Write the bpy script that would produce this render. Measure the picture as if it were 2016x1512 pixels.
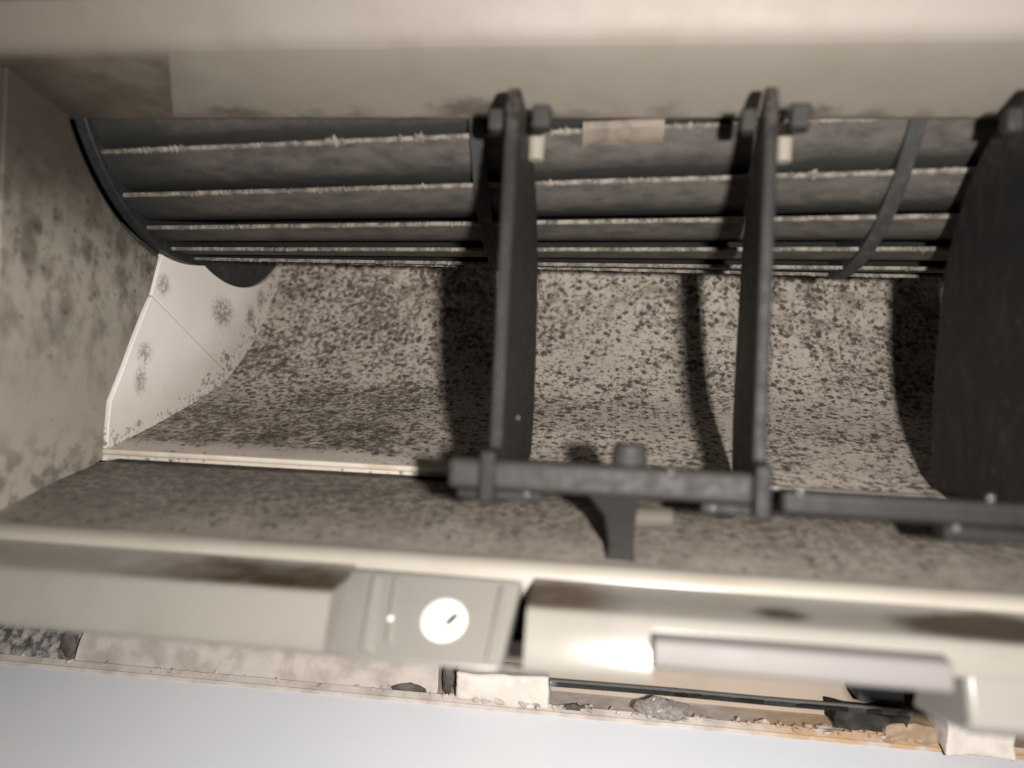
import bpy, bmesh, math, random
from mathutils import Vector, Matrix, noise as mnoise

# ------------------------------------------------------------------ reset
for o in list(bpy.data.objects):
    bpy.data.objects.remove(o, do_unlink=True)
sc = bpy.context.scene
COL = sc.collection
MM = 0.001
FC = (193.0, 80.0)      # fan axis (y, z)
random.seed(7)

# ------------------------------------------------------------------ camera
# world axes: X runs along the air conditioner, Y goes into the outlet, Z is up in the picture
RX = Vector((0.99236, 0.11606, 0.04185))      # camera right
RU = Vector((-0.04157, -0.00486, 0.99912))    # camera up
RF = Vector((-0.11617, 0.99323, 0.0))         # camera forward
cd = bpy.data.cameras.new('camera')
cam = bpy.data.objects.new('camera', cd)
COL.objects.link(cam)
m = Matrix((RX, RU, -RF)).transposed().to_4x4()
cam.matrix_world = m
cd.sensor_width = 36.0
cd.lens = 26.0
cd.clip_start = 0.005
cd.clip_end = 20.0
cd.dof.use_dof = True
cd.dof.focus_distance = 0.205
cd.dof.aperture_fstop = 9.0
sc.camera = cam

# ------------------------------------------------------------------ world, dim room light
w = bpy.data.worlds.new('World')
sc.world = w
w.use_nodes = True
bg = w.node_tree.nodes['Background']
bg.inputs[0].default_value = (0.80, 0.88, 1.0, 1)
bg.inputs[1].default_value = 0.018

# ------------------------------------------------------------------ the phone's flash
ld = bpy.data.lights.new('flash', 'AREA')
ld.shape = 'DISK'
ld.size = 7 * MM
ld.energy = 0.69
ld.color = (1.0, 0.938, 0.877)
flash = bpy.data.objects.new('flash', ld)
COL.objects.link(flash)
fm = m.copy()
fm.translation = (RX * 23.0 + RU * 1.0 - RF * 17) * MM
flash.matrix_world = fm

sc.view_settings.view_transform = 'Standard'
sc.view_settings.look = 'None'
sc.view_settings.exposure = 0.0
sc.view_settings.gamma = 1.0
sc.render.engine = 'CYCLES'
sc.cycles.use_denoising = True
sc.cycles.max_bounces = 5
sc.cycles.diffuse_bounces = 1
sc.cycles.adaptive_threshold = 0.02

# ================================================================== materials
class NT:
    def __init__(s, name):
        s.mat = bpy.data.materials.new(name)
        s.mat.use_nodes = True
        s.t = s.mat.node_tree
        s.b = s.t.nodes['Principled BSDF']
        g = s.t.nodes.new('ShaderNodeNewGeometry')
        s.pos = s.vm('SCALE', g.outputs['Position'], scale=1000.0)
        sx = s.t.nodes.new('ShaderNodeSeparateXYZ')
        s.t.links.new(s.pos, sx.inputs[0])
        s.x, s.y, s.z = sx.outputs
    def put(s, sock, v):
        if isinstance(v, bpy.types.NodeSocket):
            s.t.links.new(v, sock)
        elif isinstance(v, (tuple, list)):
            sock.default_value = tuple(v) + ((1.0,) if len(v) == 3 and len(sock.default_value) == 4 else ())
        else:
            sock.default_value = v
    def vm(s, op, a, b=None, scale=None):
        n = s.t.nodes.new('ShaderNodeVectorMath'); n.operation = op
        s.put(n.inputs[0], a)
        if b is not None: s.put(n.inputs[1], b)
        if scale is not None: s.put(n.inputs['Scale'], scale)
        return n.outputs['Value'] if op in ('LENGTH', 'DISTANCE') else n.outputs[0]
    def ma(s, op, a, b=0.0, clamp=False):
        n = s.t.nodes.new('ShaderNodeMath'); n.operation = op; n.use_clamp = clamp
        s.put(n.inputs[0], a); s.put(n.inputs[1], b)
        return n.outputs[0]
    def ramp(s, v, a, b, lo=0.0, hi=1.0):
        n = s.t.nodes.new('ShaderNodeMapRange'); n.interpolation_type = 'SMOOTHSTEP'
        s.put(n.inputs['Value'], v)
        s.put(n.inputs['From Min'], a); s.put(n.inputs['From Max'], b)
        s.put(n.inputs['To Min'], lo); s.put(n.inputs['To Max'], hi)
        return n.outputs[0]
    def noise(s, size, detail=3.0, vec=None, rough=0.55, color=False):
        n = s.t.nodes.new('ShaderNodeTexNoise')
        s.put(n.inputs['Vector'], vec or s.pos)
        n.inputs['Scale'].default_value = 1.0 / size
        n.inputs['Detail'].default_value = detail
        n.inputs['Roughness'].default_value = rough
        return n.outputs['Color'] if color else n.outputs['Fac']
    def mix(s, f, a, b):
        n = s.t.nodes.new('ShaderNodeMix'); n.data_type = 'RGBA'
        s.put(n.inputs[0], f); s.put(n.inputs[6], a); s.put(n.inputs[7], b)
        return n.outputs[2]
    def warp(s, amp, size):
        c = s.noise(size, 1.0, color=True)
        c = s.vm('SUBTRACT', c, (0.5, 0.5, 0.5))
        return s.vm('ADD', s.pos, s.vm('SCALE', c, scale=amp))
    def scaled(s, v, k):
        return s.vm('MULTIPLY', v, k)
    def spots(s, size, dens, k=0.75, soft=0.16, fuzz=0.35, warp=0.5, fine=0.45, vec=None):
        """ragged spots, one per cell: size = cell in mm, dens = share of cells that carry one"""
        v = vec or s.warp(size * warp, size * 0.45)
        n = s.t.nodes.new('ShaderNodeTexVoronoi')
        s.put(n.inputs['Vector'], v)
        n.inputs['Scale'].default_value = 1.0 / size
        sep = s.t.nodes.new('ShaderNodeSeparateColor')
        s.t.links.new(n.outputs['Color'], sep.inputs[0])
        r = s.ma('MULTIPLY', s.ma('SUBTRACT', sep.outputs[0], s.ma('SUBTRACT', 1.0, dens)), k)
        fz = s.ma('MULTIPLY', s.ma('SUBTRACT', s.noise(fine, 2.0), 0.5), fuzz)
        d = s.ma('ADD', n.outputs['Distance'], fz)
        return s.ma('DIVIDE', s.ma('SUBTRACT', r, d), soft, clamp=True) if False else s.ramp(s.ma('SUBTRACT', r, d), -soft, soft)
    def blob(s, c, rad, squash=(1, 1, 1), soft=0.35, size=1.5, amp=1.6):
        """one ragged stain around the point c (mm)"""
        p = s.warp(amp, size)
        d = s.vm('LENGTH', s.vm('MULTIPLY', s.vm('SUBTRACT', p, c), squash))
        return s.ramp(d, rad * (1 + soft), rad * (1 - soft))
    def bump(s, h, strength=0.3, dist=0.3):
        n = s.t.nodes.new('ShaderNodeBump')
        n.inputs['Strength'].default_value = strength
        n.inputs['Distance'].default_value = dist * MM
        s.put(n.inputs['Height'], h)
        s.t.links.new(n.outputs[0], s.b.inputs['Normal'])
    def done(s, color, rough=0.5, spec=0.5):
        s.put(s.b.inputs['Base Color'], color)
        s.put(s.b.inputs['Roughness'], rough)
        s.put(s.b.inputs['Specular IOR Level'], spec)
        return s.mat
def mx(n, *ms):
    r = ms[0]
    for q in ms[1:]:
        r = n.ma('MAXIMUM', r, q)
    return r

MOULD = (0.040, 0.030, 0.022)
MOULD2 = (0.085, 0.065, 0.047)

def mat_cream(name, base, rough=0.4, dirt=0.25, tone=(0.6, 0.52, 0.42), spec=0.5, stains=None, edge=False):
    n = NT(name)
    a = n.noise(14.0, 3.0)
    c = n.mix(n.ma('MULTIPLY', n.ramp(a, 0.40, 0.75), dirt), base, tuple(base[i] * tone[i] for i in range(3)))
    if stains:
        c = stains(n, c)
    n.bump(n.noise(0.8, 3.0), 0.06, 0.15)
    return n.done(c, n.ramp(n.noise(9.0, 3.0), 0.3, 0.7, rough * 0.95, rough * 1.08), spec)

# scroll floor: tan plastic eaten by mould
def mat_floor():
    n = NT('mouldy_scroll_plastic')
    base = n.mix(n.ramp(n.noise(22, 3), 0.35, 0.7), (0.57, 0.515, 0.45), (0.49, 0.44, 0.38))
    left = n.ramp(n.x, -20, -60)
    front = n.ramp(n.y, 226, 190)
    heavy = n.ma('MULTIPLY', left, n.ma('ADD', 0.45, n.ma('MULTIPLY', front, 0.55)))
    patch = n.ramp(n.noise(16, 3), 0.38, 0.66)
    clean = n.ramp(n.ma('ADD', n.y, n.ma('MULTIPLY', n.noise(7, 2), 6)), 178, 171)      # scoured strip along the rim
    den = n.ma('ADD', 0.70, n.ma('ADD', n.ma('MULTIPLY', heavy, 0.12), n.ma('MULTIPLY', patch, 0.22)))
    den = n.ma('SUBTRACT', den, n.ma('MULTIPLY', n.ma('MULTIPLY', clean, left), 0.6))
    fb = n.noise(1.7, 5.0, n.warp(1.2, 1.4), 0.66)                       # ragged, feathery growth
    fz = n.ma('MULTIPLY', n.ma('SUBTRACT', fb, 0.5), 2.0)
    s1 = n.spots(2.0, n.ma('ADD', den, fz), k=0.78, soft=0.12, fuzz=0.6, fine=0.45)
    s2 = n.spots(1.0, n.ma('ADD', den, fz), k=0.74, soft=0.15, fuzz=0.5, fine=0.3)
    mott = n.ramp(n.ma('ADD', fb, n.ma('MULTIPLY', n.ma('SUBTRACT', den, 0.78), 0.35)), 0.47, 0.62)
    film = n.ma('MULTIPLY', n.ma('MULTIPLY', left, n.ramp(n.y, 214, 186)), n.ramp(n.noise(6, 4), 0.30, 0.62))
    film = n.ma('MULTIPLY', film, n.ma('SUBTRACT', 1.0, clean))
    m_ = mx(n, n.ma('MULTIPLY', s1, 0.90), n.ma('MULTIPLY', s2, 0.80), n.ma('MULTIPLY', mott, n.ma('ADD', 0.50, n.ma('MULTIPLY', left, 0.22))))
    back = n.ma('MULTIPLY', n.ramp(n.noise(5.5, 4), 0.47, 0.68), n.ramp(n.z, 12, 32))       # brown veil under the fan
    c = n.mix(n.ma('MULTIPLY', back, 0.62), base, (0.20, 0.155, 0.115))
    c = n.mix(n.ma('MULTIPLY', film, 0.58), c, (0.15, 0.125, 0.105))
    c = n.mix(m_, c, n.mix(n.ramp(n.noise(2.5, 2), 0.4, 0.7), (0.050, 0.040, 0.032), (0.095, 0.078, 0.063)))
    n.bump(n.noise(0.7, 2), 0.25, 0.15)
    return n.done(c, 0.6, 0.3)

def mat_front_floor():
    n = NT('mouldy_outlet_plastic')
    base = n.mix(n.ramp(n.noise(12, 3), 0.35, 0.7), (0.255, 0.23, 0.20), (0.19, 0.17, 0.147))
    fb = n.noise(1.8, 5.0, n.warp(1.0, 1.4), 0.66)
    back = n.ramp(n.y, 130, 150)
    den = n.ma('ADD', n.ma('ADD', 0.38, n.ma('MULTIPLY', back, 0.28)), n.ma('MULTIPLY', n.ramp(n.noise(14, 3), 0.4, 0.65), 0.18))
    den = n.ma('ADD', den, n.ma('MULTIPLY', n.ma('SUBTRACT', fb, 0.5), 1.8))
    veil = n.ma('MULTIPLY', n.ramp(fb, 0.40, 0.60), n.ma('ADD', 0.25, n.ma('MULTIPLY', back, 0.45)))
    m_ = mx(n, n.ma('MULTIPLY', n.spots(2.4, den, soft=0.2, fuzz=0.5), 0.80), n.ma('MULTIPLY', n.spots(1.2, den, soft=0.22, fuzz=0.4), 0.66), veil)
    c = n.mix(m_, base, (0.072, 0.060, 0.050))
    n.bump(n.noise(0.8, 2), 0.2, 0.15)
    return n.done(c, 0.6, 0.3)

def mat_side():
    n = NT('mouldy_side_plastic')
    base = (0.32, 0.295, 0.255)
    st = n.scaled(n.pos, (1.0, 1.0, 0.75))
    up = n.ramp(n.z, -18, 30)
    front = n.ramp(n.y, 132, 150)
    f = n.ramp(n.noise(9, 4, st), 0.42, 0.66)
    f2 = n.ramp(n.noise(3.2, 4, st), 0.45, 0.70)
    veil = n.ma('MULTIPLY', f, up)
    den = n.ma('ADD', 0.15, n.ma('MULTIPLY', up, 0.28))
    s1 = n.spots(5.0, den, k=0.75, soft=0.30, fuzz=0.6, fine=1.0)
    s2 = n.spots(2.4, n.ma('MULTIPLY', den, 1.15), k=0.7, soft=0.25, fuzz=0.6)
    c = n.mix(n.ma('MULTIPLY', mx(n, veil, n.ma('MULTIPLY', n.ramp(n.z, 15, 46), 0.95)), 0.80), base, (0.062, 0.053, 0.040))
    c = n.mix(n.ma('MULTIPLY', n.ma('MULTIPLY', f2, up), 0.55), c, (0.060, 0.051, 0.039))
    c = n.mix(n.ma('MULTIPLY', mx(n, s1, s2), 0.74), c, (0.036, 0.030, 0.022))
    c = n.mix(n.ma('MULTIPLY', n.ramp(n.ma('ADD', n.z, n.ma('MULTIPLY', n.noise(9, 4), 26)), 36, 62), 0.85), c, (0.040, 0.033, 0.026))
    low = n.ma('MULTIPLY', n.ramp(n.z, -10, -24), n.ramp(n.noise(4, 4), 0.42, 0.62))
    c = n.mix(n.ma('MULTIPLY', low, 0.6), c, (0.06, 0.048, 0.035))
    n.bump(n.noise(1.0, 3), 0.12, 0.15)
    return n.done(c, 0.45, 0.4)

def mat_cheek():
    n = NT('white_cheek_plastic')
    base = n.mix(n.ramp(n.noise(15, 3), 0.35, 0.7), (0.93, 0.895, 0.86), (0.89, 0.845, 0.80))
    # distance above the scroll floor decides how much mould has crept up
    prof = n.ma('SUBTRACT', n.z, n.ma('MULTIPLY', n.ma('POWER', n.ma('MAXIMUM', n.ma('SUBTRACT', n.y, 163), 0.01), 1.9), 0.0096))
    fb = n.noise(1.8, 5.0, n.warp(1.0, 1.4), 0.62)
    fz = n.ma('MULTIPLY', n.ma('SUBTRACT', fb, 0.5), 1.6)
    near = n.ramp(prof, -5, -20)
    den = n.ma('ADD', n.ma('ADD', 0.045, n.ma('MULTIPLY', near, 0.70)), n.ma('MULTIPLY', fz, n.ma('ADD', 0.25, near)))
    s1 = n.spots(2.8, den, k=0.85, soft=0.15, fuzz=0.5)
    s2 = n.spots(1.3, den, k=0.8, soft=0.18, fuzz=0.5)
    big = n.blob((-116.3, 218, 18.6), 3.2, (0.3, 0.55, 0.80), 0.55, 1.0, 5.1)
    b2 = n.blob((-116.3, 236, 19.0), 1.7, (0.3, 0.75, 0.5), 0.6, 0.9, 3.6)
    b6 = n.blob((-116.3, 243, 26.0), 1.7, (0.3, 0.7, 0.55), 0.6, 0.9, 3.6)
    b3 = n.blob((-116.3, 178.5, 4.0), 1.5, (0.3, 0.6, 0.62), 0.6, 0.8, 3.9)
    b4 = n.blob((-116.3, 177, -3.0), 1.5, (0.3, 0.7, 0.5), 0.6, 0.8, 4.2)
    b5 = n.blob((-116.3, 186, 22.5), 1.5, (0.3, 0.6, 0.6), 0.7, 0.8, 3.0)
    base = n.mix(n.ma('MULTIPLY', n.ramp(n.ma('ADD', prof, n.ma('MULTIPLY', n.noise(5, 4), 8)), 6, -14), 0.55), base, (0.52, 0.46, 0.385))
    fray = n.ramp(n.noise(1.1, 5.0, n.warp(1.4, 0.9), 0.7), 0.36, 0.56)
    m_ = mx(n, n.ma('MULTIPLY', mx(n, s1, s2), 0.72), n.ma('MULTIPLY', n.ma('MULTIPLY', mx(n, big, b2, b6), fray), 0.74), n.ma('MULTIPLY', n.ma('MULTIPLY', mx(n, b3, b4, b5), fray), 0.62))
    c = n.mix(m_, base, (0.07, 0.06, 0.048))
    return n.done(c, 0.35, 0.4)

def edge_mould_falloff(n, c):
    near = n.ma('ADD', n.ma('DIVIDE', n.ma('SUBTRACT', n.y, 147.5), 9.0), n.ma('MULTIPLY', n.ma('SUBTRACT', n.noise(7, 4), 0.5), 1.9))
    f = n.ramp(near, -0.25, 0.35)
    far = n.ramp(n.x, -60, -112, 0.0, 0.8)  # leftward darkening paints the flash's falloff on the liner
    f = mx(n, n.ma('MULTIPLY', f, 0.62), n.ma('MULTIPLY', far, n.ramp(n.noise(12, 3), 0.3, 0.6)))
    bl = mx(n, n.blob((-27, 146.5, 55), 3.6, (0.45, 1, 1), 0.6, 2.5, 5), n.blob((-78, 148, 55), 3.0, (0.4, 1, 1), 0.6, 2.5, 5), n.blob((36, 147.5, 55), 2.6, (0.4, 1, 1), 0.6, 2.5, 5))
    fl = n.ma('MULTIPLY', n.spots(2.6, n.ramp(n.y, 140, 150, 0.03, 0.34), k=0.8, soft=0.2, fuzz=0.7), 0.7)
    return n.mix(n.ma('MULTIPLY', mx(n, f, n.ma('MULTIPLY', bl, 0.9), fl), 0.82), c, (0.065, 0.052, 0.040))

def lip_mould_falloff(n, c):
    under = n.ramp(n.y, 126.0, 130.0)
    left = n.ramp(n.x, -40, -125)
    c = n.mix(n.ma('MULTIPLY', left, 0.55), c, (0.15, 0.125, 0.095))  # flash falloff towards the left, painted into the lip colour
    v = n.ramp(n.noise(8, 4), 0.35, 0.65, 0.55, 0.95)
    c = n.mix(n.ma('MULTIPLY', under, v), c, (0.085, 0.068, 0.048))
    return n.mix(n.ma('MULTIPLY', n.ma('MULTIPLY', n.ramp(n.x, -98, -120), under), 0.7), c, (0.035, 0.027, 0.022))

def dark_recess(n, c):
    v = n.ramp(n.noise(9, 4), 0.35, 0.65)
    c = n.mix(n.ma('MULTIPLY', v, 0.7), c, (0.055, 0.042, 0.032))
    return n.mix(n.ma('MULTIPLY', n.ramp(n.x, -98, -122), 0.7), c, (0.035, 0.027, 0.022))

def channel_stains(n, c):
    onfloor = n.ma('MULTIPLY', n.ramp(n.z, -34.2, -33.6), n.ramp(n.y, 125.0, 123.5))
    L1 = n.blob((-62, 116.5, -33.5), 6.5, (0.5, 1.0, 0.3), 0.6, 3.0, 4.5)
    L2 = n.blob((-48, 116.0, -33.5), 6.0, (0.5, 1.0, 0.3), 0.6, 3.0, 4.5)
    R1 = n.blob((-6, 117.0, -33.5), 7.0, (0.75, 0.9, 0.3), 0.6, 3.5, 4.0)
    R2 = n.blob((29, 117.0, -33.5), 2.2, (0.55, 1.0, 0.3), 0.5, 1.5, 1.5)
    R3 = n.blob((60, 117.2, -33.5), 13.0, (0.9, 2.4, 0.3), 0.25, 4.0, 4.0)
    soft_ = n.ramp(n.noise(3.5, 4), 0.25, 0.55, 0.65, 1.0)
    c = n.mix(n.ma('MULTIPLY', n.ma('MULTIPLY', mx(n, L1, L2), soft_), n.ma('MULTIPLY', onfloor, 1.0)), c, (0.05, 0.03, 0.014))
    c = n.mix(n.ma('MULTIPLY', n.ma('MULTIPLY', R1, soft_), n.ma('MULTIPLY', onfloor, 0.85)), c, (0.065, 0.040, 0.021))
    c = n.mix(n.ma('MULTIPLY', mx(n, R2, R3), n.ma('MULTIPLY', onfloor, 0.85)), c, (0.034, 0.021, 0.012))
    return c

def mat_dark(name, base, rough=0.45, dust=0.3, dustcol=(0.12, 0.10, 0.085), spec=0.5):
    n = NT(name)
    f = n.ma('MULTIPLY', n.ramp(n.noise(3.0, 4), 0.45, 0.75), dust)
    c = n.mix(f, base, dustcol)
    n.bump(n.noise(0.6, 3), 0.15, 0.12)
    return n.done(c, n.ramp(n.noise(2, 3), 0.3, 0.7, rough * 0.8, min(1, rough * 1.3)), spec)

def mat_vane():
    n = NT('charcoal_vane_plastic')
    f = n.ramp(n.noise(4.0, 5, n.scaled(n.pos, (1, 1, 0.4))), 0.45, 0.72)
    c = n.mix(n.ma('MULTIPLY', f, 0.45), (0.013, 0.0128, 0.0125), (0.036, 0.033, 0.030))
    sp = mx(n, n.spots(2.6, 0.16, k=0.6, soft=0.15, fuzz=0.8), n.ma('MULTIPLY', n.spots(1.0, 0.10, k=0.7, soft=0.2, fuzz=0.6), 0.8))
    top_ = n.ma('MULTIPLY', n.ramp(n.z, 38, 48), n.ramp(n.noise(1.6, 4), 0.4, 0.62))
    c = n.mix(n.ma('MULTIPLY', sp, 0.75), c, (0.13, 0.12, 0.11))
    c = n.mix(n.ma('MULTIPLY', top_, 0.6), c, (0.075, 0.066, 0.057))
    n.bump(n.noise(0.7, 3), 0.12, 0.12)
    return n.done(c, n.ramp(n.noise(2, 3), 0.3, 0.7, 0.52, 0.68), 0.25)

def mat_blade():
    n = NT('dusty_fan_plastic')
    st = n.scaled(n.pos, (0.5, 1, 1))
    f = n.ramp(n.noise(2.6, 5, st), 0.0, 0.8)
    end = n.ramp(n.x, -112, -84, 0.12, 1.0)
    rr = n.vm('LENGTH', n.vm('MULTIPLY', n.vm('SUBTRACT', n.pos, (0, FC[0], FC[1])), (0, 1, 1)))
    caked_shade = n.ramp(n.ma('ADD', rr, n.ma('MULTIPLY', n.noise(4.0, 4, st), 1.6)), 48.0, 49.5, 0.12, 1.0)   # dirt cakes on the leading third; dark inner face paints the gaps' shade
    c = n.mix(n.ma('MULTIPLY', n.ma('MULTIPLY', f, end), caked_shade), (0.020, 0.021, 0.020), (0.098, 0.089, 0.079))
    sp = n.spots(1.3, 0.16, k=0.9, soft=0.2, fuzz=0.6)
    c = n.mix(n.ma('MULTIPLY', sp, n.ma('MULTIPLY', n.ma('MULTIPLY', end, caked_shade), 0.55)), c, (0.24, 0.21, 0.175))
    n.bump(n.noise(0.5, 3), 0.5, 0.25)
    return n.done(c, 0.7, 0.3)

def mat_dust():
    n = NT('grey_dust')
    c = n.mix(n.ramp(n.noise(2.4, 5), 0.38, 0.62), (0.25, 0.23, 0.203), (0.12, 0.108, 0.094))
    n.bump(n.noise(0.25, 2), 0.8, 0.25)
    return n.done(c, 0.95, 0.05)

def mat_wallpaint():
    n = NT('white_wall_paint')
    c = n.mix(n.ramp(n.noise(60, 2), 0.35, 0.7), (0.78, 0.81, 0.875), (0.83, 0.85, 0.895))
    n.bump(n.noise(2.5, 3), 0.05, 0.3)
    return n.done(c, 0.45, 0.4)

def mat_plaster(name='old_white_plaster', orange=True):
    n = NT(name)
    c = n.mix(n.ramp(n.noise(7, 4), 0.38, 0.68), (0.66, 0.605, 0.56), (0.49, 0.435, 0.395))
    sp = n.spots(4.0, 0.10, k=0.6, soft=0.15, fuzz=0.7)
    c = n.mix(n.ma('MULTIPLY', sp, 0.6), c, (0.16, 0.13, 0.11))
    if orange:
        o = n.ma('MULTIPLY', n.ramp(n.ma('ADD', n.x, n.ma('MULTIPLY', n.noise(9, 3), 22)), 40, 70), n.ramp(n.noise(6, 4), 0.33, 0.55))
        c = n.mix(n.ma('MULTIPLY', o, 0.85), c, (0.58, 0.36, 0.19))
    n.bump(n.noise(1.4, 4), 0.35, 0.4)
    return n.done(c, 0.75, 0.2)

def mat_concrete():
    n = NT('grey_crumbly_render')
    c = n.mix(n.ramp(n.noise(2.2, 5), 0.38, 0.62), (0.13, 0.125, 0.12), (0.46, 0.44, 0.42))
    n.bump(n.noise(1.2, 4), 0.9, 0.8)
    return n.done(c, 0.9, 0.1)

def mat_foam(name, a, b):
    n = NT(name)
    c = n.mix(n.ramp(n.noise(4, 3), 0.4, 0.7), a, b)
    n.bump(n.noise(0.7, 3), 0.4, 0.3)
    return n.done(c, 0.9, 0.1)

def mat_metal(name, col, rough):
    n = NT(name)
    c = n.mix(n.ramp(n.noise(5.0, 3), 0.4, 0.7), col, tuple(q * 0.55 for q in col))
    n.b.inputs['Metallic'].default_value = 0.55
    n.bump(n.noise(1.6, 3), 0.2, 0.15)
    return n.done(c, rough, 0.5)

M = {
    'floor': mat_floor(), 'front_floor': mat_front_floor(), 'side': mat_side(), 'cheek': mat_cheek(),
    'lip': mat_cream('aged_cream_plastic', (0.24, 0.220, 0.196), 0.6, 0.25, stains=lip_mould_falloff),
    'liner': mat_cream('cream_liner_strip', (0.265, 0.243, 0.208), 0.5, 0.2, stains=edge_mould_falloff),
    'recess': mat_cream('mouldy_cream_plastic', (0.20, 0.175, 0.135), 0.55, 0.4, stains=dark_recess),
    'channel': mat_cream('cream_lip_plastic', (0.235, 0.226, 0.203), 0.20, 0.2, spec=0.55, stains=channel_stains),
    'bead': mat_cream('cream_rail_plastic', (0.33, 0.308, 0.270), 0.30, 0.25, spec=0.5),
    'bracket': mat_cream('grey_cream_plastic', (0.215, 0.206, 0.190), 0.33, 0.12, spec=0.5),
    'rim': mat_cream('clean_rim_plastic', (0.60, 0.55, 0.48), 0.3, 0.6),
    'tan': mat_cream('tan_back_plate', (0.52, 0.44, 0.365), 0.6, 0.2),
    'void': mat_dark('unlit_inside_black', (0.012, 0.012, 0.011), 0.7, 0.2, (0.03, 0.026, 0.022), 0.2),  # near-black colour stands in for the unlit inside of the casing
    'ring': mat_dark('black_fan_ring', (0.016, 0.019, 0.020), 0.55, 0.25, (0.05, 0.046, 0.04), 0.4),
    'divider': mat_dark('grey_fan_ring', (0.035, 0.036, 0.036), 0.6, 0.7, (0.075, 0.066, 0.058), 0.3),
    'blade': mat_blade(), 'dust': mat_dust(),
    'vane': mat_vane(),
    'bar': mat_dark('grey_bar_plastic', (0.030, 0.029, 0.028), 0.6, 0.25, (0.045, 0.042, 0.04), 0.22),
    'bar2': mat_dark('dark_bar_plastic', (0.015, 0.015, 0.0148), 0.55, 0.25, (0.026, 0.024, 0.023), 0.25),
    'pin': mat_dark('shiny_grey_pin', (0.10, 0.10, 0.10), 0.18, 0.1, (0.1, 0.1, 0.1), 0.7),
    'clip': mat_metal('dull_copper_clip', (0.66, 0.57, 0.49), 0.30),
    'rod': mat_dark('grey_green_rod', (0.17, 0.18, 0.175), 0.3, 0.4, (0.10, 0.10, 0.098), 0.6),
    'peg': mat_cream('cream_peg_plastic', (0.24, 0.22, 0.185), 0.35, 0.3),
    'dullpeg': mat_cream('dirty_peg_plastic', (0.085, 0.076, 0.063), 0.6, 0.4, spec=0.2),
    'cap': mat_cream('white_cap_plastic', (0.88, 0.88, 0.84), 0.25, 0.0),
    'strip': mat_cream('white_strip_plastic', (0.165, 0.154, 0.153), 0.5, 0.05, spec=0.2),
    'wall': mat_wallpaint(), 'plaster': mat_plaster(), 'concrete': mat_concrete(),
    'foam': mat_foam('white_foam', (0.80, 0.75, 0.69), (0.70, 0.64, 0.58)),
    'brownfoam': mat_foam('brown_foam', (0.36, 0.265, 0.18), (0.50, 0.40, 0.29)),
    'darkfoam': mat_foam('dark_grey_foam', (0.035, 0.033, 0.032), (0.07, 0.064, 0.06)),
    'darkchip': mat_foam('dark_chipped_render', (0.10, 0.09, 0.085), (0.17, 0.155, 0.145)),
    'greyblock': mat_foam('grey_block', (0.17, 0.18, 0.185), (0.14, 0.15, 0.155)),
}
def mat_sealant():
    n = NT('clear_sealant')
    n.b.inputs['Transmission Weight'].default_value = 0.85
    n.b.inputs['IOR'].default_value = 1.45
    n.bump(n.noise(1.2, 3), 0.6, 0.6)
    return n.done((0.85, 0.82, 0.80), 0.12, 0.5)
M['sealant'] = mat_sealant()

# ================================================================== mesh helpers (all numbers in mm, world frame)
def tag(o, label=None, cat=None, group=None, kind=None):
    if label: o['label'] = label
    if cat: o['category'] = cat
    if group: o['group'] = group
    if kind: o['kind'] = kind
    return o
def thing(name, loc, label, cat, group=None):
    o = bpy.data.objects.new(name, None)
    o.empty_display_size = 0.01
    o.location = Vector(loc) * MM
    COL.objects.link(o)
    return tag(o, label, cat, group)
def mesh(name, bm, angle=35):
    bmesh.ops.recalc_face_normals(bm, faces=bm.faces[:])
    bmesh.ops.scale(bm, vec=(MM, MM, MM), verts=bm.verts[:])
    me = bpy.data.meshes.new(name)
    bm.to_mesh(me); bm.free()
    for p in me.polygons: p.use_smooth = True
    me.set_sharp_from_angle(angle=math.radians(angle))
    return me
def link(name, me, mat, parent=None, local=False, bevel=0.0, seg=2):
    if not me.materials: me.materials.append(M[mat] if isinstance(mat, str) else mat)
    o = bpy.data.objects.new(name, me)
    COL.objects.link(o)
    if parent is not None:
        o.parent = parent
        if not local:
            q = parent
            off = Vector()
            while q is not None:
                off += q.location; q = q.parent
            o.location = -off
    if bevel:
        b = o.modifiers.new('soft_edges', 'BEVEL')
        b.width = bevel * MM; b.segments = seg; b.limit_method = 'ANGLE'; b.angle_limit = math.radians(32)
        b.harden_normals = False
    return o
def ext(poly, x0, x1, nx=1):
    """closed (y, z) outline pulled along X"""
    bm = bmesh.new()
    rows = []
    for i in range(nx + 1):
        x = x0 + (x1 - x0) * i / nx
        rows.append([bm.verts.new((x, y, z)) for y, z in poly])
    n = len(poly)
    for a, b in zip(rows, rows[1:]):
        for j in range(n):
            bm.faces.new((a[j], a[(j + 1) % n], b[(j + 1) % n], b[j]))
    bm.faces.new(rows[0]); bm.faces.new(rows[-1][::-1])
    return bm
def box(x0, x1, y0, y1, z0, z1, bm=None):
    bm = bm or bmesh.new()
    r = bmesh.ops.create_cube(bm, size=1.0)
    for v in r['verts']:
        v.co = ((x0 + x1) / 2 + v.co.x * (x1 - x0), (y0 + y1) / 2 + v.co.y * (y1 - y0), (z0 + z1) / 2 + v.co.z * (z1 - z0))
    return bm
def cyl(p0, p1, r0, r1=None, seg=20, bm=None):
    bm = bm or bmesh.new()
    p0, p1 = Vector(p0), Vector(p1)
    d = p1 - p0
    q = Vector((0, 0, 1)).rotation_difference(d).to_matrix().to_4x4()
    q.translation = (p0 + p1) / 2
    bmesh.ops.create_cone(bm, cap_ends=True, segments=seg, radius1=r0, radius2=r0 if r1 is None else r1, depth=d.length, matrix=q)
    return bm
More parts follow.
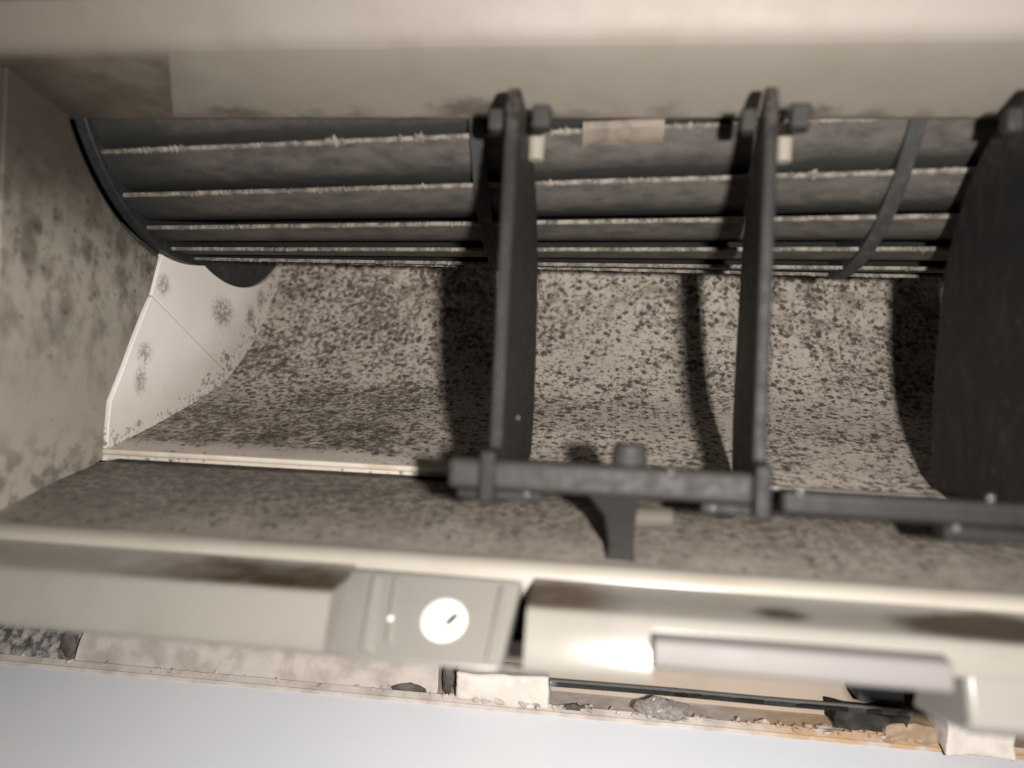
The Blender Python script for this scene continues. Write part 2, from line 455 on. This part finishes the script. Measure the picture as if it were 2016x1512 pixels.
def spline(pts, n=6):
    out = []
    P = [Vector(p) for p in pts]
    for i in range(len(P) - 1):
        p0 = P[max(i - 1, 0)]; p1 = P[i]; p2 = P[i + 1]; p3 = P[min(i + 2, len(P) - 1)]
        for k in range(n):
            t = k / n
            out.append(0.5 * ((2 * p1) + (p2 - p0) * t + (2 * p0 - 5 * p1 + 4 * p2 - p3) * t * t + (3 * p1 - p0 - 3 * p2 + p3) * t ** 3))
    out.append(P[-1])
    return [tuple(v) for v in out]
def offset(pts, d):
    out = []
    for i, p in enumerate(pts):
        a = Vector(pts[max(i - 1, 0)]); b = Vector(pts[min(i + 1, len(pts) - 1)])
        t = (b - a).normalized()
        out.append((p[0] + t.y * d, p[1] - t.x * d))
    return out
def ragged(bm, amp, size, seed=0, cuts=0):
    if cuts:
        bmesh.ops.subdivide_edges(bm, edges=bm.edges[:], cuts=cuts, use_grid_fill=True)
    for v in bm.verts:
        p = v.co / size + Vector((seed * 7.3, seed * 3.1, seed))
        v.co += mnoise.noise_vector(p) * amp
    return bm

FR = 49.0

# ================================================================== the casing
cas = thing('air_conditioner_casing', (0, 109, -43), 'cream plastic air conditioner casing round a mould-spotted open air outlet', 'air conditioner')
XE = 150.0              # built a little past the right border of the picture
XL = -200.0

# scroll floor behind and below the fan
sp = spline([(165.0, -19.7), (182.8, -15.2), (199.4, -10.3), (213.0, -6.0), (223.7, -1.2), (236.5, 8.2), (245.4, 17.5), (253.5, 28.5), (259.8, 41.0), (266, 66), (262, 100), (248, 126), (220, 142), (190, 146)], 6)
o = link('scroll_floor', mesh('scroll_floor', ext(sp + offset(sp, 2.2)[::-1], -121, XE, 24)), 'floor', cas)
tag(o, 'tan curved floor covered in dark mould spots')
# rim of the scroll floor, bright where it is scoured clean
rim = [(164.95, -21.0), (164.45, -20.7), (164.25, -20.2), (164.4, -19.7), (164.95, -19.5)]
link('scroll_rim', mesh('scroll_rim', ext(rim, -117.0, XE, 2)), 'rim', cas)
# lower outlet floor
link('outlet_floor', mesh('outlet_floor', ext([(175, -22.3), (163, -22.8), (150, -25.2), (140, -27.8), (130.5, -30.6), (130.5, -36), (175, -27)], -117.0, XE, 2)), 'front_floor', cas)

# left side panel, cut round the fan
arc = []
for k in range(0, 13):
    t = math.radians(8 + k * (58 - 8) / 12)
    arc.append((FC[0] - 51.2 * math.sin(t), FC[1] - 51.2 * math.cos(t)))
side = [(131.5, -36), (165.0, -22.2), (165.0, -15), (165.6, -8.2), (169.5, -1.0), (173.5, 7.0), (177.5, 14.5), (180.6, 19.4), (182.5, 25.0), (184.2, 30.2)] + arc[1:] + [(147.5, 60), (147.5, 75), (131.5, 75)]
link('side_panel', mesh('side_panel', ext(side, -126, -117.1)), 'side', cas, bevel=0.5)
# corner where the panel's front edge turns outward
link('side_return', mesh('side_return', ext([(130.0, -36), (131.3, -36), (131.3, 75), (130.0, 75)], -170, -118.3)), 'bead', cas, bevel=0.4)

# white cheeks between the side panel and the scroll floor, parted by a seam
low = [(165.4, -22.5), (165.4, -15), (166.0, -8.2), (169.9, -1.0), (173.9, 7.0), (177.9, 14.5), (180.7, 18.85), (224.5, -1.8), (232, -22)]
link('lower_cheek', mesh('lower_cheek', ext(low, -123, -116.5)), 'cheek', cas, bevel=0.15)
hole = []
def circum(a, b, c):
    d = 2 * (a[0] * (b[1] - c[1]) + b[0] * (c[1] - a[1]) + c[0] * (a[1] - b[1]))
    f = [p[0] ** 2 + p[1] ** 2 for p in (a, b, c)]
    x = (f[0] * (b[1] - c[1]) + f[1] * (c[1] - a[1]) + f[2] * (a[1] - b[1])) / d
    y = (f[0] * (c[0] - b[0]) + f[1] * (a[0] - c[0]) + f[2] * (b[0] - a[0])) / d
    return x, y
ha, hb, hc = (202.0, 33.0), (227.0, 27.6), (258.0, 40.0)     # round opening that the fan's bearing sits in
hx, hy = circum(ha, hb, hc)
hr = math.hypot(ha[0] - hx, ha[1] - hy)
a0 = math.atan2(ha[1] - hy, ha[0] - hx); a1 = math.atan2(hc[1] - hy, hc[0] - hx)
for k in range(19):
    a = a0 + (a1 - a0) * k / 18
    hole.append((hx + hr * math.cos(a), hy + hr * math.sin(a)))
upper = [(181.0, 19.35), (182.9, 25.0), (184.8, 30.2), (188, 33.0), (195, 34.2)] + hole + [(272, 58), (285, 40), (262, 0), (232, -5), (224.7, -1.3)]
link('upper_cheek', mesh('upper_cheek', ext(upper, -123, -116.85)), 'cheek', cas, bevel=0.1)
link('bearing_cup', mesh('bearing_cup', ext([(180, 20), (285, 20), (285, 130), (180, 130)], -125.5, -118.2)), 'divider', cas)
link('end_wall', mesh('end_wall', ext([(134, -36), (290, -36), (290, 150), (134, 150)], -130, -126.1)), 'void', cas)

# upper lip with its bright rolled front edge
lip = [(122.0, 100), (122.2, 66.0), (122.6, 64.9), (123.3, 62.6), (124.2, 60.6), (125.2, 59.3), (126.4, 58.55), (128.5, 58.0), (149.0, 54.35), (150.4, 54.3), (151.2, 55.2), (151.5, 57), (151.5, 150), (122, 150)]
link('upper_lip', mesh('upper_lip', ext(lip, -200, XE, 2), 50), 'lip', cas)
# lighter liner strip stuck under the lip; it stops short of the left end
def skew(y):
    return -81.0 - (y - 127.5) * 0.56
lp = [(126.4, 58.40), (128.5, 57.82), (135, 56.67), (142, 55.42), (149.0, 54.17)]
bm = bmesh.new()
A = [[bm.verts.new((x if x is not None else skew(y), y, z)) for y, z in lp] for x in (None, XE)]
B = [[bm.verts.new((v.co.x, v.co.y + 0.1, v.co.z + 0.9)) for v in row] for row in A]
for row in (A, B):
    for j in range(4):
        bm.faces.new((row[0][j], row[0][j + 1], row[1][j + 1], row[1][j]))
for j in range(4):
    for e in (0, 1):
        bm.faces.new((A[e][j], A[e][j + 1], B[e][j + 1], B[e][j]))
for j in (0, 4):
    bm.faces.new((A[0][j], A[1][j], B[1][j], B[0][j]))
link('lip_liner', mesh('lip_liner', bm, 60), 'liner', cas)
link('front_panel', mesh('front_panel', ext([(118, 120), (118.6, 70), (119.4, 66.4), (120.6, 65.4), (121.9, 65.4), (121.9, 120)], -200, XE)), 'lip', cas, bevel=0.3)
link('roof_plate', mesh('roof_plate', ext([(150, 148), (240, 142), (240, 156), (150, 156)], -130, XE)), 'void', cas)
for X in (-13.6, 31.8, 76):
    bm = cyl((X, 140.5, 49.5), (X, 140.0, 42.6), 1.75, 1.5)
    link('pivot_peg', mesh('pivot_peg', bm), 'peg', cas, bevel=0.3)

# lower lip: rail, channel left and right of the bracket
bead = [(131, -36), (131, -31.2), (130, -30.6), (128.9, -30.25), (127.6, -30.05), (126.2, -30.25), (125.0, -30.75), (124.2, -31.5), (124.0, -33.2), (124.0, -36)]
link('lip_rail', mesh('lip_rail', ext(bead, XL, XE, 2), 60), 'bead', cas)
chan = [(123.95, -40), (123.95, -32.3), (122.6, -32.75), (118, -33.3), (113.2, -33.75), (112.3, -34.0), (111.7, -34.7), (109.6, -40.9), (109.4, -41.9), (109.7, -42.6), (110.6, -43.0), (124, -46.5)]
link('lip_channel', mesh('lip_channel', ext(chan, XL, -40.2, 2), 60), 'channel', cas)
link('lip_channel', mesh('lip_channel', ext(chan, -9.4, 9.38, 2), 60), 'channel', cas)
chan2 = chan[:7] + [(110.6, -37.9), (110.8, -38.6), (111.6, -38.9), (124, -40)]
link('lip_channel', mesh('lip_channel', ext(chan2, 9.4, XE, 2), 60), 'channel', cas)
link('lip_backing', mesh('lip_backing', ext([(124.1, -35), (150, -38), (150, -50), (124.1, -42.0)], XL, XE)), 'void', cas)  # added box; its black paints the shade in the gap beside the bracket

# bracket with ribs and a screw cap
def bface(x, z, out=0.0):           # the bracket's face leans back towards its top
    y = 109.3 + (z + 43.0) * 1.02
    return (x, y - out * 0.70, z + out * 0.70)
bm = bmesh.new()
top, bot = -32.0, -43.0
front = [bm.verts.new(bface(*p)) for p in ((-37.6, top), (-35.8, bot), (-12.9, bot), (-11.0, top))]
back = [bm.verts.new((x, y, z)) for x, y, z in ((-42.0, 124.0, -32.8), (-42.0, 112.5, -43.6), (-12.9, 118, -44.5), (-11.0, 124.0, -34.0))]
bm.faces.new(front); bm.faces.new(back[::-1])
for j in range(4):
    bm.faces.new((front[j], front[(j + 1) % 4], back[(j + 1) % 4], back[j]))
brk = link('bracket', mesh('bracket', bm), 'bracket', cas, bevel=0.7, seg=3)
def rib(xa, xb, zb, zt, outh=0.8, skew=0.8):
    bm = bmesh.new()
    r0 = []
    for out in (-0.6, outh):
        for x, z in ((xa + skew * 0.5, zb), (xb + skew * 0.5, zb), (xb - skew, zt), (xa - skew, zt)):
            r0.append(bm.verts.new(bface(x, z, out)))
    a, b = r0[:4], r0[4:]
    bm.faces.new(a[::-1]); bm.faces.new(b)
    for j in range(4):
        bm.faces.new((a[j], a[(j + 1) % 4], b[(j + 1) % 4], b[j]))
    return bm
link('rib', mesh('rib', rib(-35.0, -32.8, -42.0, -32.9)), 'bracket', brk, bevel=0.35)
link('rib', mesh('rib', rib(-31.4, -30.2, -40.8, -32.9)), 'bracket', brk, bevel=0.35)
link('rib', mesh('rib', rib(-14.9, -14.0, -42.0, -33.1, skew=-0.4)), 'bracket', brk, bevel=0.35)
# round white cap, chipped on one side
nb = (Vector(bface(0, 0, 1)) - Vector(bface(0, 0, 0))).normalized()
cc = Vector(bface(-22.7, -37.6))
bm = bmesh.new()
q = Vector((0, 0, 1)).rotation_difference(nb).to_matrix().to_4x4(); q.translation = cc
bmesh.ops.create_uvsphere(bm, u_segments=28, v_segments=14, radius=3.7, matrix=q @ Matrix.Diagonal((1, 1, 0.30, 1)))
link('screw_cap', mesh('screw_cap', bm), 'cap', brk)
bm = bmesh.new()
bmesh.ops.create_uvsphere(bm, u_segments=12, v_segments=8, radius=1.0, matrix=Matrix.Translation(cc + nb * 1.16 + Vector((1.5, -0.3, -0.3))) @ Matrix.Rotation(math.radians(-38), 4, nb) @ q.to_3x3().to_4x4() @ Matrix.Diagonal((0.62, 1.55, 0.34, 1)))
link('cap_notch', mesh('cap_notch', bm), 'divider', brk)
bm = bmesh.new()
bmesh.ops.create_uvsphere(bm, u_segments=10, v_segments=6, radius=0.55, matrix=Matrix.Translation(Vector(bface(-31.0, -38.2, 0.5))))
link('rib_glint', mesh('rib_glint', bm), 'cap', brk)  # white bead put on the rib as its specular glint
# underside and back plate
link('underside', mesh('underside', ext([(126, -44.0), (126, -46), (206, -74.0), (206, -66)], XL, -9.4)), 'tan', cas)
link('underside', mesh('underside', ext([(126, -42.5), (150, -46), (206, -58.0), (206, -52), (126, -40)], -9.38, XE)), 'tan', cas)
link('back_plate', mesh('back_plate', ext([(204.5, -92), (206.5, -92), (206.5, -50), (204.5, -50)], -38, XE)), 'tan', cas)
# corner block at the right end of the lower lip
link('corner_block', mesh('corner_block', ext([(123, -34), (112.2, -34.05), (108.6, -44.5), (110.5, -46.2), (128, -50)], 52.9, XE)), 'bracket', cas, bevel=0.8)

# post that carries the vane linkage
post = thing('linkage_post', (5, 134, -29.5), 'short grey plastic post under the middle of the linkage bar', 'post')
bm = bmesh.new()
rings = []
for z, x0, x1, y0, y1 in ((-30.2, 2.4, 7.6, 131.4, 136.5), (-27.5, 2.9, 7.2, 130.8, 136), (-21.5, 1.8, 7.2, 125.4, 131.6), (-17.2, -1.2, 7.4, 120.3, 126.5)):
    rings.append([bm.verts.new(p) for p in ((x0, y0, z), (x1, y0, z), (x1, y1, z), (x0, y1, z))])
for a, b in zip(rings, rings[1:]):
    for j in range(4):
        bm.faces.new((a[j], a[(j + 1) % 4], b[(j + 1) % 4], b[j]))
bm.faces.new(rings[0][::-1]); bm.faces.new(rings[-1])
link('stem', mesh('stem', bm), 'bar', post, bevel=0.5)
link('foot', mesh('foot', cyl((6.6, 129.2, -22.2), (13.6, 129.2, -21.9), 2.0, 1.8)), 'dullpeg', post, bevel=0.3)

# ================================================================== fan
def tw(x):                      # blades lean gently along the axis
    return 41.2 + (x + 27.0) * 0.054
fan = thing('blower_fan', (-116, FC[0], FC[1]), 'dark ribbed blower drum with dusty blades behind the upper lip', 'fan')
NB = 27
STEP = 360.0 / NB
def fpt(R, t, x):
    t = math.radians(t)
    return Vector((x, -R * math.sin(t), -R * math.cos(t)))
def blade_mesh(x0, x1):
    bm = bmesh.new()
    nx = 10; ns = 7
    rows = []
    for i in range(nx + 1):
        x = x0 + (x1 - x0) * i / nx
        a, b = [], []
        for k in range(ns + 1):
            s = k / ns
            R = FR - 1.3 * s - 7.0 * s ** 2.6
            t = tw(x) - 21.0 * s
            th = 0.5 * (1 - 0.25 * s) / R * 57.3
            a.append(bm.verts.new(fpt(R + (0.0), t + th, x)))
            b.append(bm.verts.new(fpt(R - (0.15 if k == 0 else 0), t - th, x)))
        rows.append(a + b[::-1])
    n = len(rows[0])
    for a, b in zip(rows, rows[1:]):
        for j in range(n):
            bm.faces.new((a[j], a[(j + 1) % n], b[(j + 1) % n], b[j]))
    bm.faces.new(rows[0]); bm.faces.new(rows[-1][::-1])
    return mesh('blade', bm)
def dust_mesh(x0, x1, seed):
    rnd = random.Random(seed)
    bm = bmesh.new()
    n = int((x1 - x0) / 0.22)
    rows = []
    for i in range(n + 1):
        x = x0 + (x1 - x0) * i / n
        env = min(1.0, i / 60.0) if x0 < -100 else 1.0
        nz = 0.5 + 0.5 * mnoise.noise(Vector((x * 0.09, seed, 0)))
        g = max(0.0, 0.55 + 1.1 * mnoise.noise(Vector((x * 0.30, seed + 3.3, 5))))
        fine = max(0.0, 0.6 + 1.2 * mnoise.noise(Vector((x * 1.1, seed + 9.1, 2))))
        h = (0.05 + 1.9 * nz * g * fine * rnd.uniform(0.4, 1.2)) * env
        if rnd.random() < 0.035: h += rnd.uniform(0.4, 1.6) * env * nz
        wlow = 0.55 + 0.6 * rnd.random() * nz
        c = tw(x)
        rows.append([bm.verts.new(fpt(r_, c + a_, x + rnd.uniform(-.1, .1))) for r_, a_ in
                     ((FR - 0.7, 0.7), (FR + 0.02 + h * 0.25, 0.42 + h * 1.2), (FR + 0.05 + h * 0.35, 0.12 + h * 0.5), (FR + 0.03 + 0.1 * h, -0.10 - 0.9 * h * wlow), (FR - 0.35, -0.5 - 0.5 * h))])
    for a, b in zip(rows, rows[1:]):
        for j in range(4):
            bm.faces.new((a[j], a[j + 1], b[j + 1], b[j]))
    return mesh('dust', bm, 80)
SEG = [(-114.0, -28.6), (-26.4, 58.0), (60.2, 149.0)]
for si, (x0, x1) in enumerate(SEG):
    bme = blade_mesh(x0, x1)
    dms = [dust_mesh(x0, x1, si * 10 + q) for q in range(4)]
    for k in range(NB):
        j = (k + 13) % NB - 13
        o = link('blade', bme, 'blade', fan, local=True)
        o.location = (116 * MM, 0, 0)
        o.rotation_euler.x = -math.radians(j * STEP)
        if -4 <= j <= 3:
            d = link('dust', dms[(j * 3 + si) % 4], 'dust', o, local=True)
            tag(d, kind='stuff')
def ring_mesh(x0, x1, ro, ri, n=96):
    bm = bmesh.new()
    vs = []
    for x, r in ((x0, ri), (x0, ro), (x1, ro), (x1, ri)):
        vs.append([bm.verts.new(fpt(r, 360 * i / n, x)) for i in range(n)])
    for q in range(4):
        a, b = vs[q], vs[(q + 1) % 4]
        for i in range(n):
            bm.faces.new((a[i], a[(i + 1) % n], b[(i + 1) % n], b[i]))
    return mesh('fan_ring', bm)
o = link('end_ring', ring_mesh(-116.9, -114.0, FR + 1.3, 8.0), 'ring', fan, local=True, bevel=0.3); o.location = (116 * MM, 0, 0)
for X in (-28.6, 58.0):
    o = link('divider_ring', ring_mesh(X - 0.4, X + 2.8, FR + 0.9, 30.0), 'divider', fan, local=True, bevel=0.3); o.location = (116 * MM, 0, 0)
# balance clip pushed on one blade's edge
bm = bmesh.new()
rows = []
for x in (-5.4, -4.6, -2.0, 3.0, 9.0, 11.0):
    low_ = 0.0 if x > -3.5 else 1.8
    t = tw(x) + STEP
    prof = [(FR - 5.0, 1.9 - 5.0), (FR - 2.5, 2.2 - 1.8), (FR + 0.2, 2.4), (FR + 0.9, 1.2), (FR + 0.9, -1.0), (FR + 0.2, -2.9), (FR - 1.6, -5.0 - low_), (FR - 2.6, -7.0 - low_)]
    rows.append([bm.verts.new(fpt(r_, t + a_, x)) for r_, a_ in prof])
for a, b in zip(rows, rows[1:]):
    for j in range(len(a) - 1):
        bm.faces.new((a[j], a[j + 1], b[j + 1], b[j]))
bmesh.ops.solidify(bm, geom=bm.faces[:], thickness=0.4)
o = link('balance_clip', mesh('balance_clip', bm), 'clip', fan, local=True); o.location = (116 * MM, 0, 0)
tag(o, 'dull copper-coloured balance clip')

# ================================================================== vanes
def vane_mesh():
    pts = [(-2.0, -18.6), (-1.6, -5), (-0.6, 20), (0.4, 42), (0.8, 48.0), (1.8, 50.6), (4.0, 51.6), (8, 51.0), (15, 49.5), (22, 46.0), (28, 41), (33, 34.5), (37, 26), (39.5, 12), (40.5, 0), (40.5, -9), (38.5, -15.5), (34, -17.6), (16, -18.2)]
    bm = bmesh.new()
    A, B = [], []
    for y, z in pts:
        th = 1.15 if y < 3 else 0.9
        A.append(bm.verts.new((-th, y, z))); B.append(bm.verts.new((th, y, z)))
    bm.faces.new(A[::-1]); bm.faces.new(B)
    n = len(A)
    for j in range(n):
        bm.faces.new((A[j], A[(j + 1) % n], B[(j + 1) % n], B[j]))
    return mesh('leaf', bm)
VM = vane_mesh()
PIN = mesh('pivot_pin', cyl((-6.2, 5, 46.2), (6.2, 5, 46.2), 1.9, seg=16))
CAPM = mesh('pin_cap', box(3.2, 6.4, 2.2, 6.4, 44.2, 48.2))
CAPN = mesh('pin_cap', box(-4.6, -2.0, 3.2, 6.6, 44.2, 48.0))
HOOK = mesh('hook', box(-1.35, 1.35, -8.7, 0.4, -19.2, -10.6))
STUD = mesh('stud', cyl((0.7, 15, -6.3), (1.5, 15, -6.3), 0.5, 0.35, seg=10))
labels = ['leftmost upright charcoal vane, at the free end of the linkage bar', 'upright charcoal vane at the joint where both linkage bars meet', 'broad charcoal vane cut by the right border of the photo']
for i, (X, rz) in enumerate(((-16.6, -2.4), (26.2, -5.4), (68.2, -3.2))):
    v = thing('air_vane', (X, 124, -18.6), labels[i], 'vane', 'upright vanes across the outlet')
    v.rotation_euler.z = math.radians(rz)
    def vp(name, me, mat, bev):
        o = link(name, me, mat, v, local=True, bevel=bev)
        o.location = (0, 0, 18.6 * MM)
    vp('leaf', VM, 'vane', 0.45)
    vp('pin_cap', CAPM, 'bar', 0.5); vp('pin_cap', CAPN, 'bar', 0.5)
    vp('hook', HOOK, 'bar2', 0.6)
    vp('stud', STUD, 'pin', 0)

# ================================================================== linkage bars
b1 = thing('linkage_bar', (1, 118, -17), 'lighter grey linkage bar with a knob on top joining two vanes', 'bar')
link('rail', mesh('rail', box(-23.4, 24.3, 116.2, 120.2, -17.0, -12.2)), 'bar', b1, bevel=1.0, seg=3)
link('flange', mesh('flange', box(-22.0, -8.0, 117.0, 120.6, -18.7, -17.02)), 'bar2', b1, bevel=0.5)
link('flange', mesh('flange', box(16.5, 24.3, 117.0, 120.6, -18.9, -17.02)), 'bar2', b1, bevel=0.5)
link('knob', mesh('knob', cyl((5.4, 120.3, -12.3), (5.4, 120.3, -8.8), 3.0, 2.6, 22)), 'bar', b1, bevel=0.5)
for X, Z, Y in ((-10.6, -17.4, 117.0), (18.2, -17.8, 117.0), (11.7, -12.7, 116.9)):
    bm = bmesh.new(); bmesh.ops.create_uvsphere(bm, u_segments=10, v_segments=7, radius=0.55, matrix=Matrix.Translation((X, Y - 0.2, Z)))
    link('pin_head', mesh('pin_head', bm), 'pin', b1)
b2 = thing('linkage_bar', (70, 118, -18.5), 'darker slim linkage bar running out past the right border', 'bar')
link('rail', mesh('rail', box(28.4, XE, 116.6, 120.6, -18.3, -14.4)), 'bar2', b2, bevel=0.9, seg=3)
link('flange', mesh('flange', box(52.0, 66.0, 116.8, 121.0, -20.6, -18.32)), 'bar2', b2, bevel=0.5)
for X, Z in ((31.0, -14.6), (58.0, -13.9), (53.4, -18.6)):
    bm = bmesh.new(); bmesh.ops.create_uvsphere(bm, u_segments=10, v_segments=7, radius=0.6, matrix=Matrix.Translation((X, 116.5, Z)))
    link('pin_head', mesh('pin_head', bm), 'pin', b2)

# white strip under the lower lip
ws = link('white_strip', mesh('white_strip', ext([(110.9, -35.4), (107.9, -35.7), (107.6, -36.1), (107.1, -39.2), (107.5, -39.8), (110.9, -40.2)], 9.4, 49.9)), 'strip', bevel=0.35)
tag(ws, 'long pinkish white plastic strip clipped along the lower lip', 'strip')

# ================================================================== wall and the things wedged behind the casing
wall = link('wall', mesh('wall', ext([(190.0, -84.6), (60, -150.0), (60, -170), (190, -170)], -400, 400)), 'wall')
tag(wall, 'smooth bluish white painted wall below the unit', kind='structure')
link('paint_edge', mesh('paint_edge', ext([(190.02, -90), (189.9, -84.3), (190.3, -83.7), (191.0, -83.9), (191.6, -83.4), (192.3, -82.7), (193.2, -83.0), (193.8, -83.9), (206, -84.1), (206, -90)], -400, 400, 60)), 'plaster', wall)
def slab(x0, x1, prof, amp, size, seed, nx):
    bm = ext(prof, x0, x1, nx)
    for v in bm.verts:
        p = v.co / size + Vector((seed * 7.3, seed * 3.1, seed))
        v.co += mnoise.noise_vector(p) * amp
    return mesh('slab', bm, 60)
o = link('plaster_slab', slab(-144, -39.5, [(194.0, -83.9), (194.6, -81.5), (196.0, -78.6), (197.5, -76.3), (199.5, -75.4), (206, -75.2), (206, -84)], 0.45, 5, 1, 70), 'plaster', wall)
cr = ext([(192.6, -84), (193.6, -81.6), (194.6, -80), (195.6, -78.8), (196.8, -77.4), (198.2, -76.2), (201, -75.2), (206, -75), (206, -84)], -240, -149.5, 110)
for v in cr.verts:
    p = v.co / 2.6
    v.co += mnoise.noise_vector(p) * 0.9 + mnoise.noise_vector(v.co / 1.0) * 0.35
link('crumbled_render', mesh('crumbled_render', cr, 60), 'concrete', wall)
link('wall_core', mesh('wall_core', ext([(201, -84), (206, -84), (206, -60), (203.5, -60)], -400, -38.2)), 'concrete', wall)

f1 = link('foam_block', mesh('foam_block', ragged(ragged(box(-34.0, -9.6, 191.4, 201.0, -83.6, -75.8), 0.9, 7, 3, 9), 0.3, 1.6, 4), 50), 'foam', bevel=0.6)
tag(f1, 'bright white foam block wedged under the bracket', 'foam block', 'foam wedged behind the casing')
f2 = link('foam_block', mesh('foam_block', ragged(ragged(box(85.0, 100.4, 185.0, 197.0, -82.9, -74.4), 1.0, 7, 5, 9), 0.3, 1.6, 4), 50), 'foam', bevel=0.6)
tag(f2, 'white foam block below the corner at the right border', 'foam block', 'foam wedged behind the casing')
f3 = link('foam_pad', mesh('foam_pad', ragged(ragged(box(73.0, 88.5, 191.2, 199.0, -84.8, -79.2), 1.5, 6, 8, 9), 0.5, 1.8, 4), 50), 'brownfoam', bevel=0.5)
tag(f3, 'brown stained foam pad left of the white corner block', 'foam pad')
f4 = link('foam_lump', mesh('foam_lump', ragged(ragged(box(62.0, 79.0, 192.0, 199.0, -81.8, -77.4), 1.3, 5, 11, 9), 0.5, 1.8, 4), 50), 'darkfoam', bevel=0.4)
tag(f4, 'dark grey crumbling foam lump at the rod end', 'foam lump')
g1 = link('grey_block', mesh('grey_block', ragged(box(67.5, 78.5, 193.4, 203, -75.4, -62.0), 0.25, 6, 2, 3), 50), 'greyblock', bevel=0.5)
tag(g1, 'plain grey block standing behind the white strip', 'block')
bm = bmesh.new()
pts = spline([(-9.3, 192.0, -76.9), (20, 191.8, -76.6), (50, 192.0, -76.8), (79.5, 192.0, -76.5)], 8)
for a, b in zip(pts, pts[1:]):
    cyl(a, b, 0.98, seg=14, bm=bm)
bmesh.ops.remove_doubles(bm, verts=bm.verts[:], dist=0.01)
rod = link('drain_rod', mesh('drain_rod', bm), 'rod')
tag(rod, 'thin grey green rod running along behind the white strip', 'rod')
bm = bmesh.new()
bmesh.ops.create_icosphere(bm, subdivisions=5, radius=1.0, matrix=Matrix.Translation((19.5, 191.5, -80.8)) @ Matrix.Diagonal((7.5, 2.0, 2.6, 1)))
for v in bm.verts:
    v.co += mnoise.noise_vector(v.co / 2.4) * 0.9 + mnoise.noise_vector(v.co / 1.0) * 0.3
glob = link('sealant_blob', mesh('sealant_blob', bm, 80), 'sealant')
tag(glob, 'shiny clear sealant blob under the grey green rod', 'sealant')

# loose crumbs of plaster and paint lying on the ledge
rnd = random.Random(21)
bm = bmesh.new()
for k in range(150):
    x = rnd.uniform(-38, 100) if k < 105 else rnd.uniform(-160, -38)
    y = rnd.uniform(190.6, 194.5)
    q = rnd.uniform(0.25, 1.1) * (1.0 if k < 105 else 0.6)
    mt = Matrix.Translation((x, y, -83.2 + 0.15 * q + rnd.uniform(0, 0.5))) @ Matrix.Rotation(rnd.uniform(0, 6.3), 4, (rnd.random() - .5, rnd.random() - .5, 1)) @ Matrix.Diagonal((q * rnd.uniform(0.8, 2.2), q, q * rnd.uniform(0.4, 0.9), 1))
    bmesh.ops.create_icosphere(bm, subdivisions=1, radius=1.0, matrix=mt)
for v in bm.verts:
    v.co += mnoise.noise_vector(v.co * 1.3) * 0.35
cb = link('plaster_crumbs', mesh('plaster_crumbs', bm, 25), 'plaster')
tag(cb, 'small crumbs of plaster and paint scattered on the ledge', 'crumbs', kind='stuff')
# dark chipped hollows in the plaster edge
for x, y, z, a, b in ((-47.0, 193.6, -82.6, 5.0, 1.5), (-36.8, 196.0, -80.0, 1.6, 4.5), (-147.0, 195.4, -79.6, 2.4, 4.0), (-2.0, 192.2, -83.0, 4.0, 0.9)):
    bm = bmesh.new()
    bmesh.ops.create_icosphere(bm, subdivisions=3, radius=1.0, matrix=Matrix.Translation((x, y, z)) @ Matrix.Diagonal((a, 0.9, b, 1)))
    for v in bm.verts:
        v.co += mnoise.noise_vector(v.co / 1.5) * 0.5
    link('chip', mesh('chip', bm, 60), 'darkchip', wall)
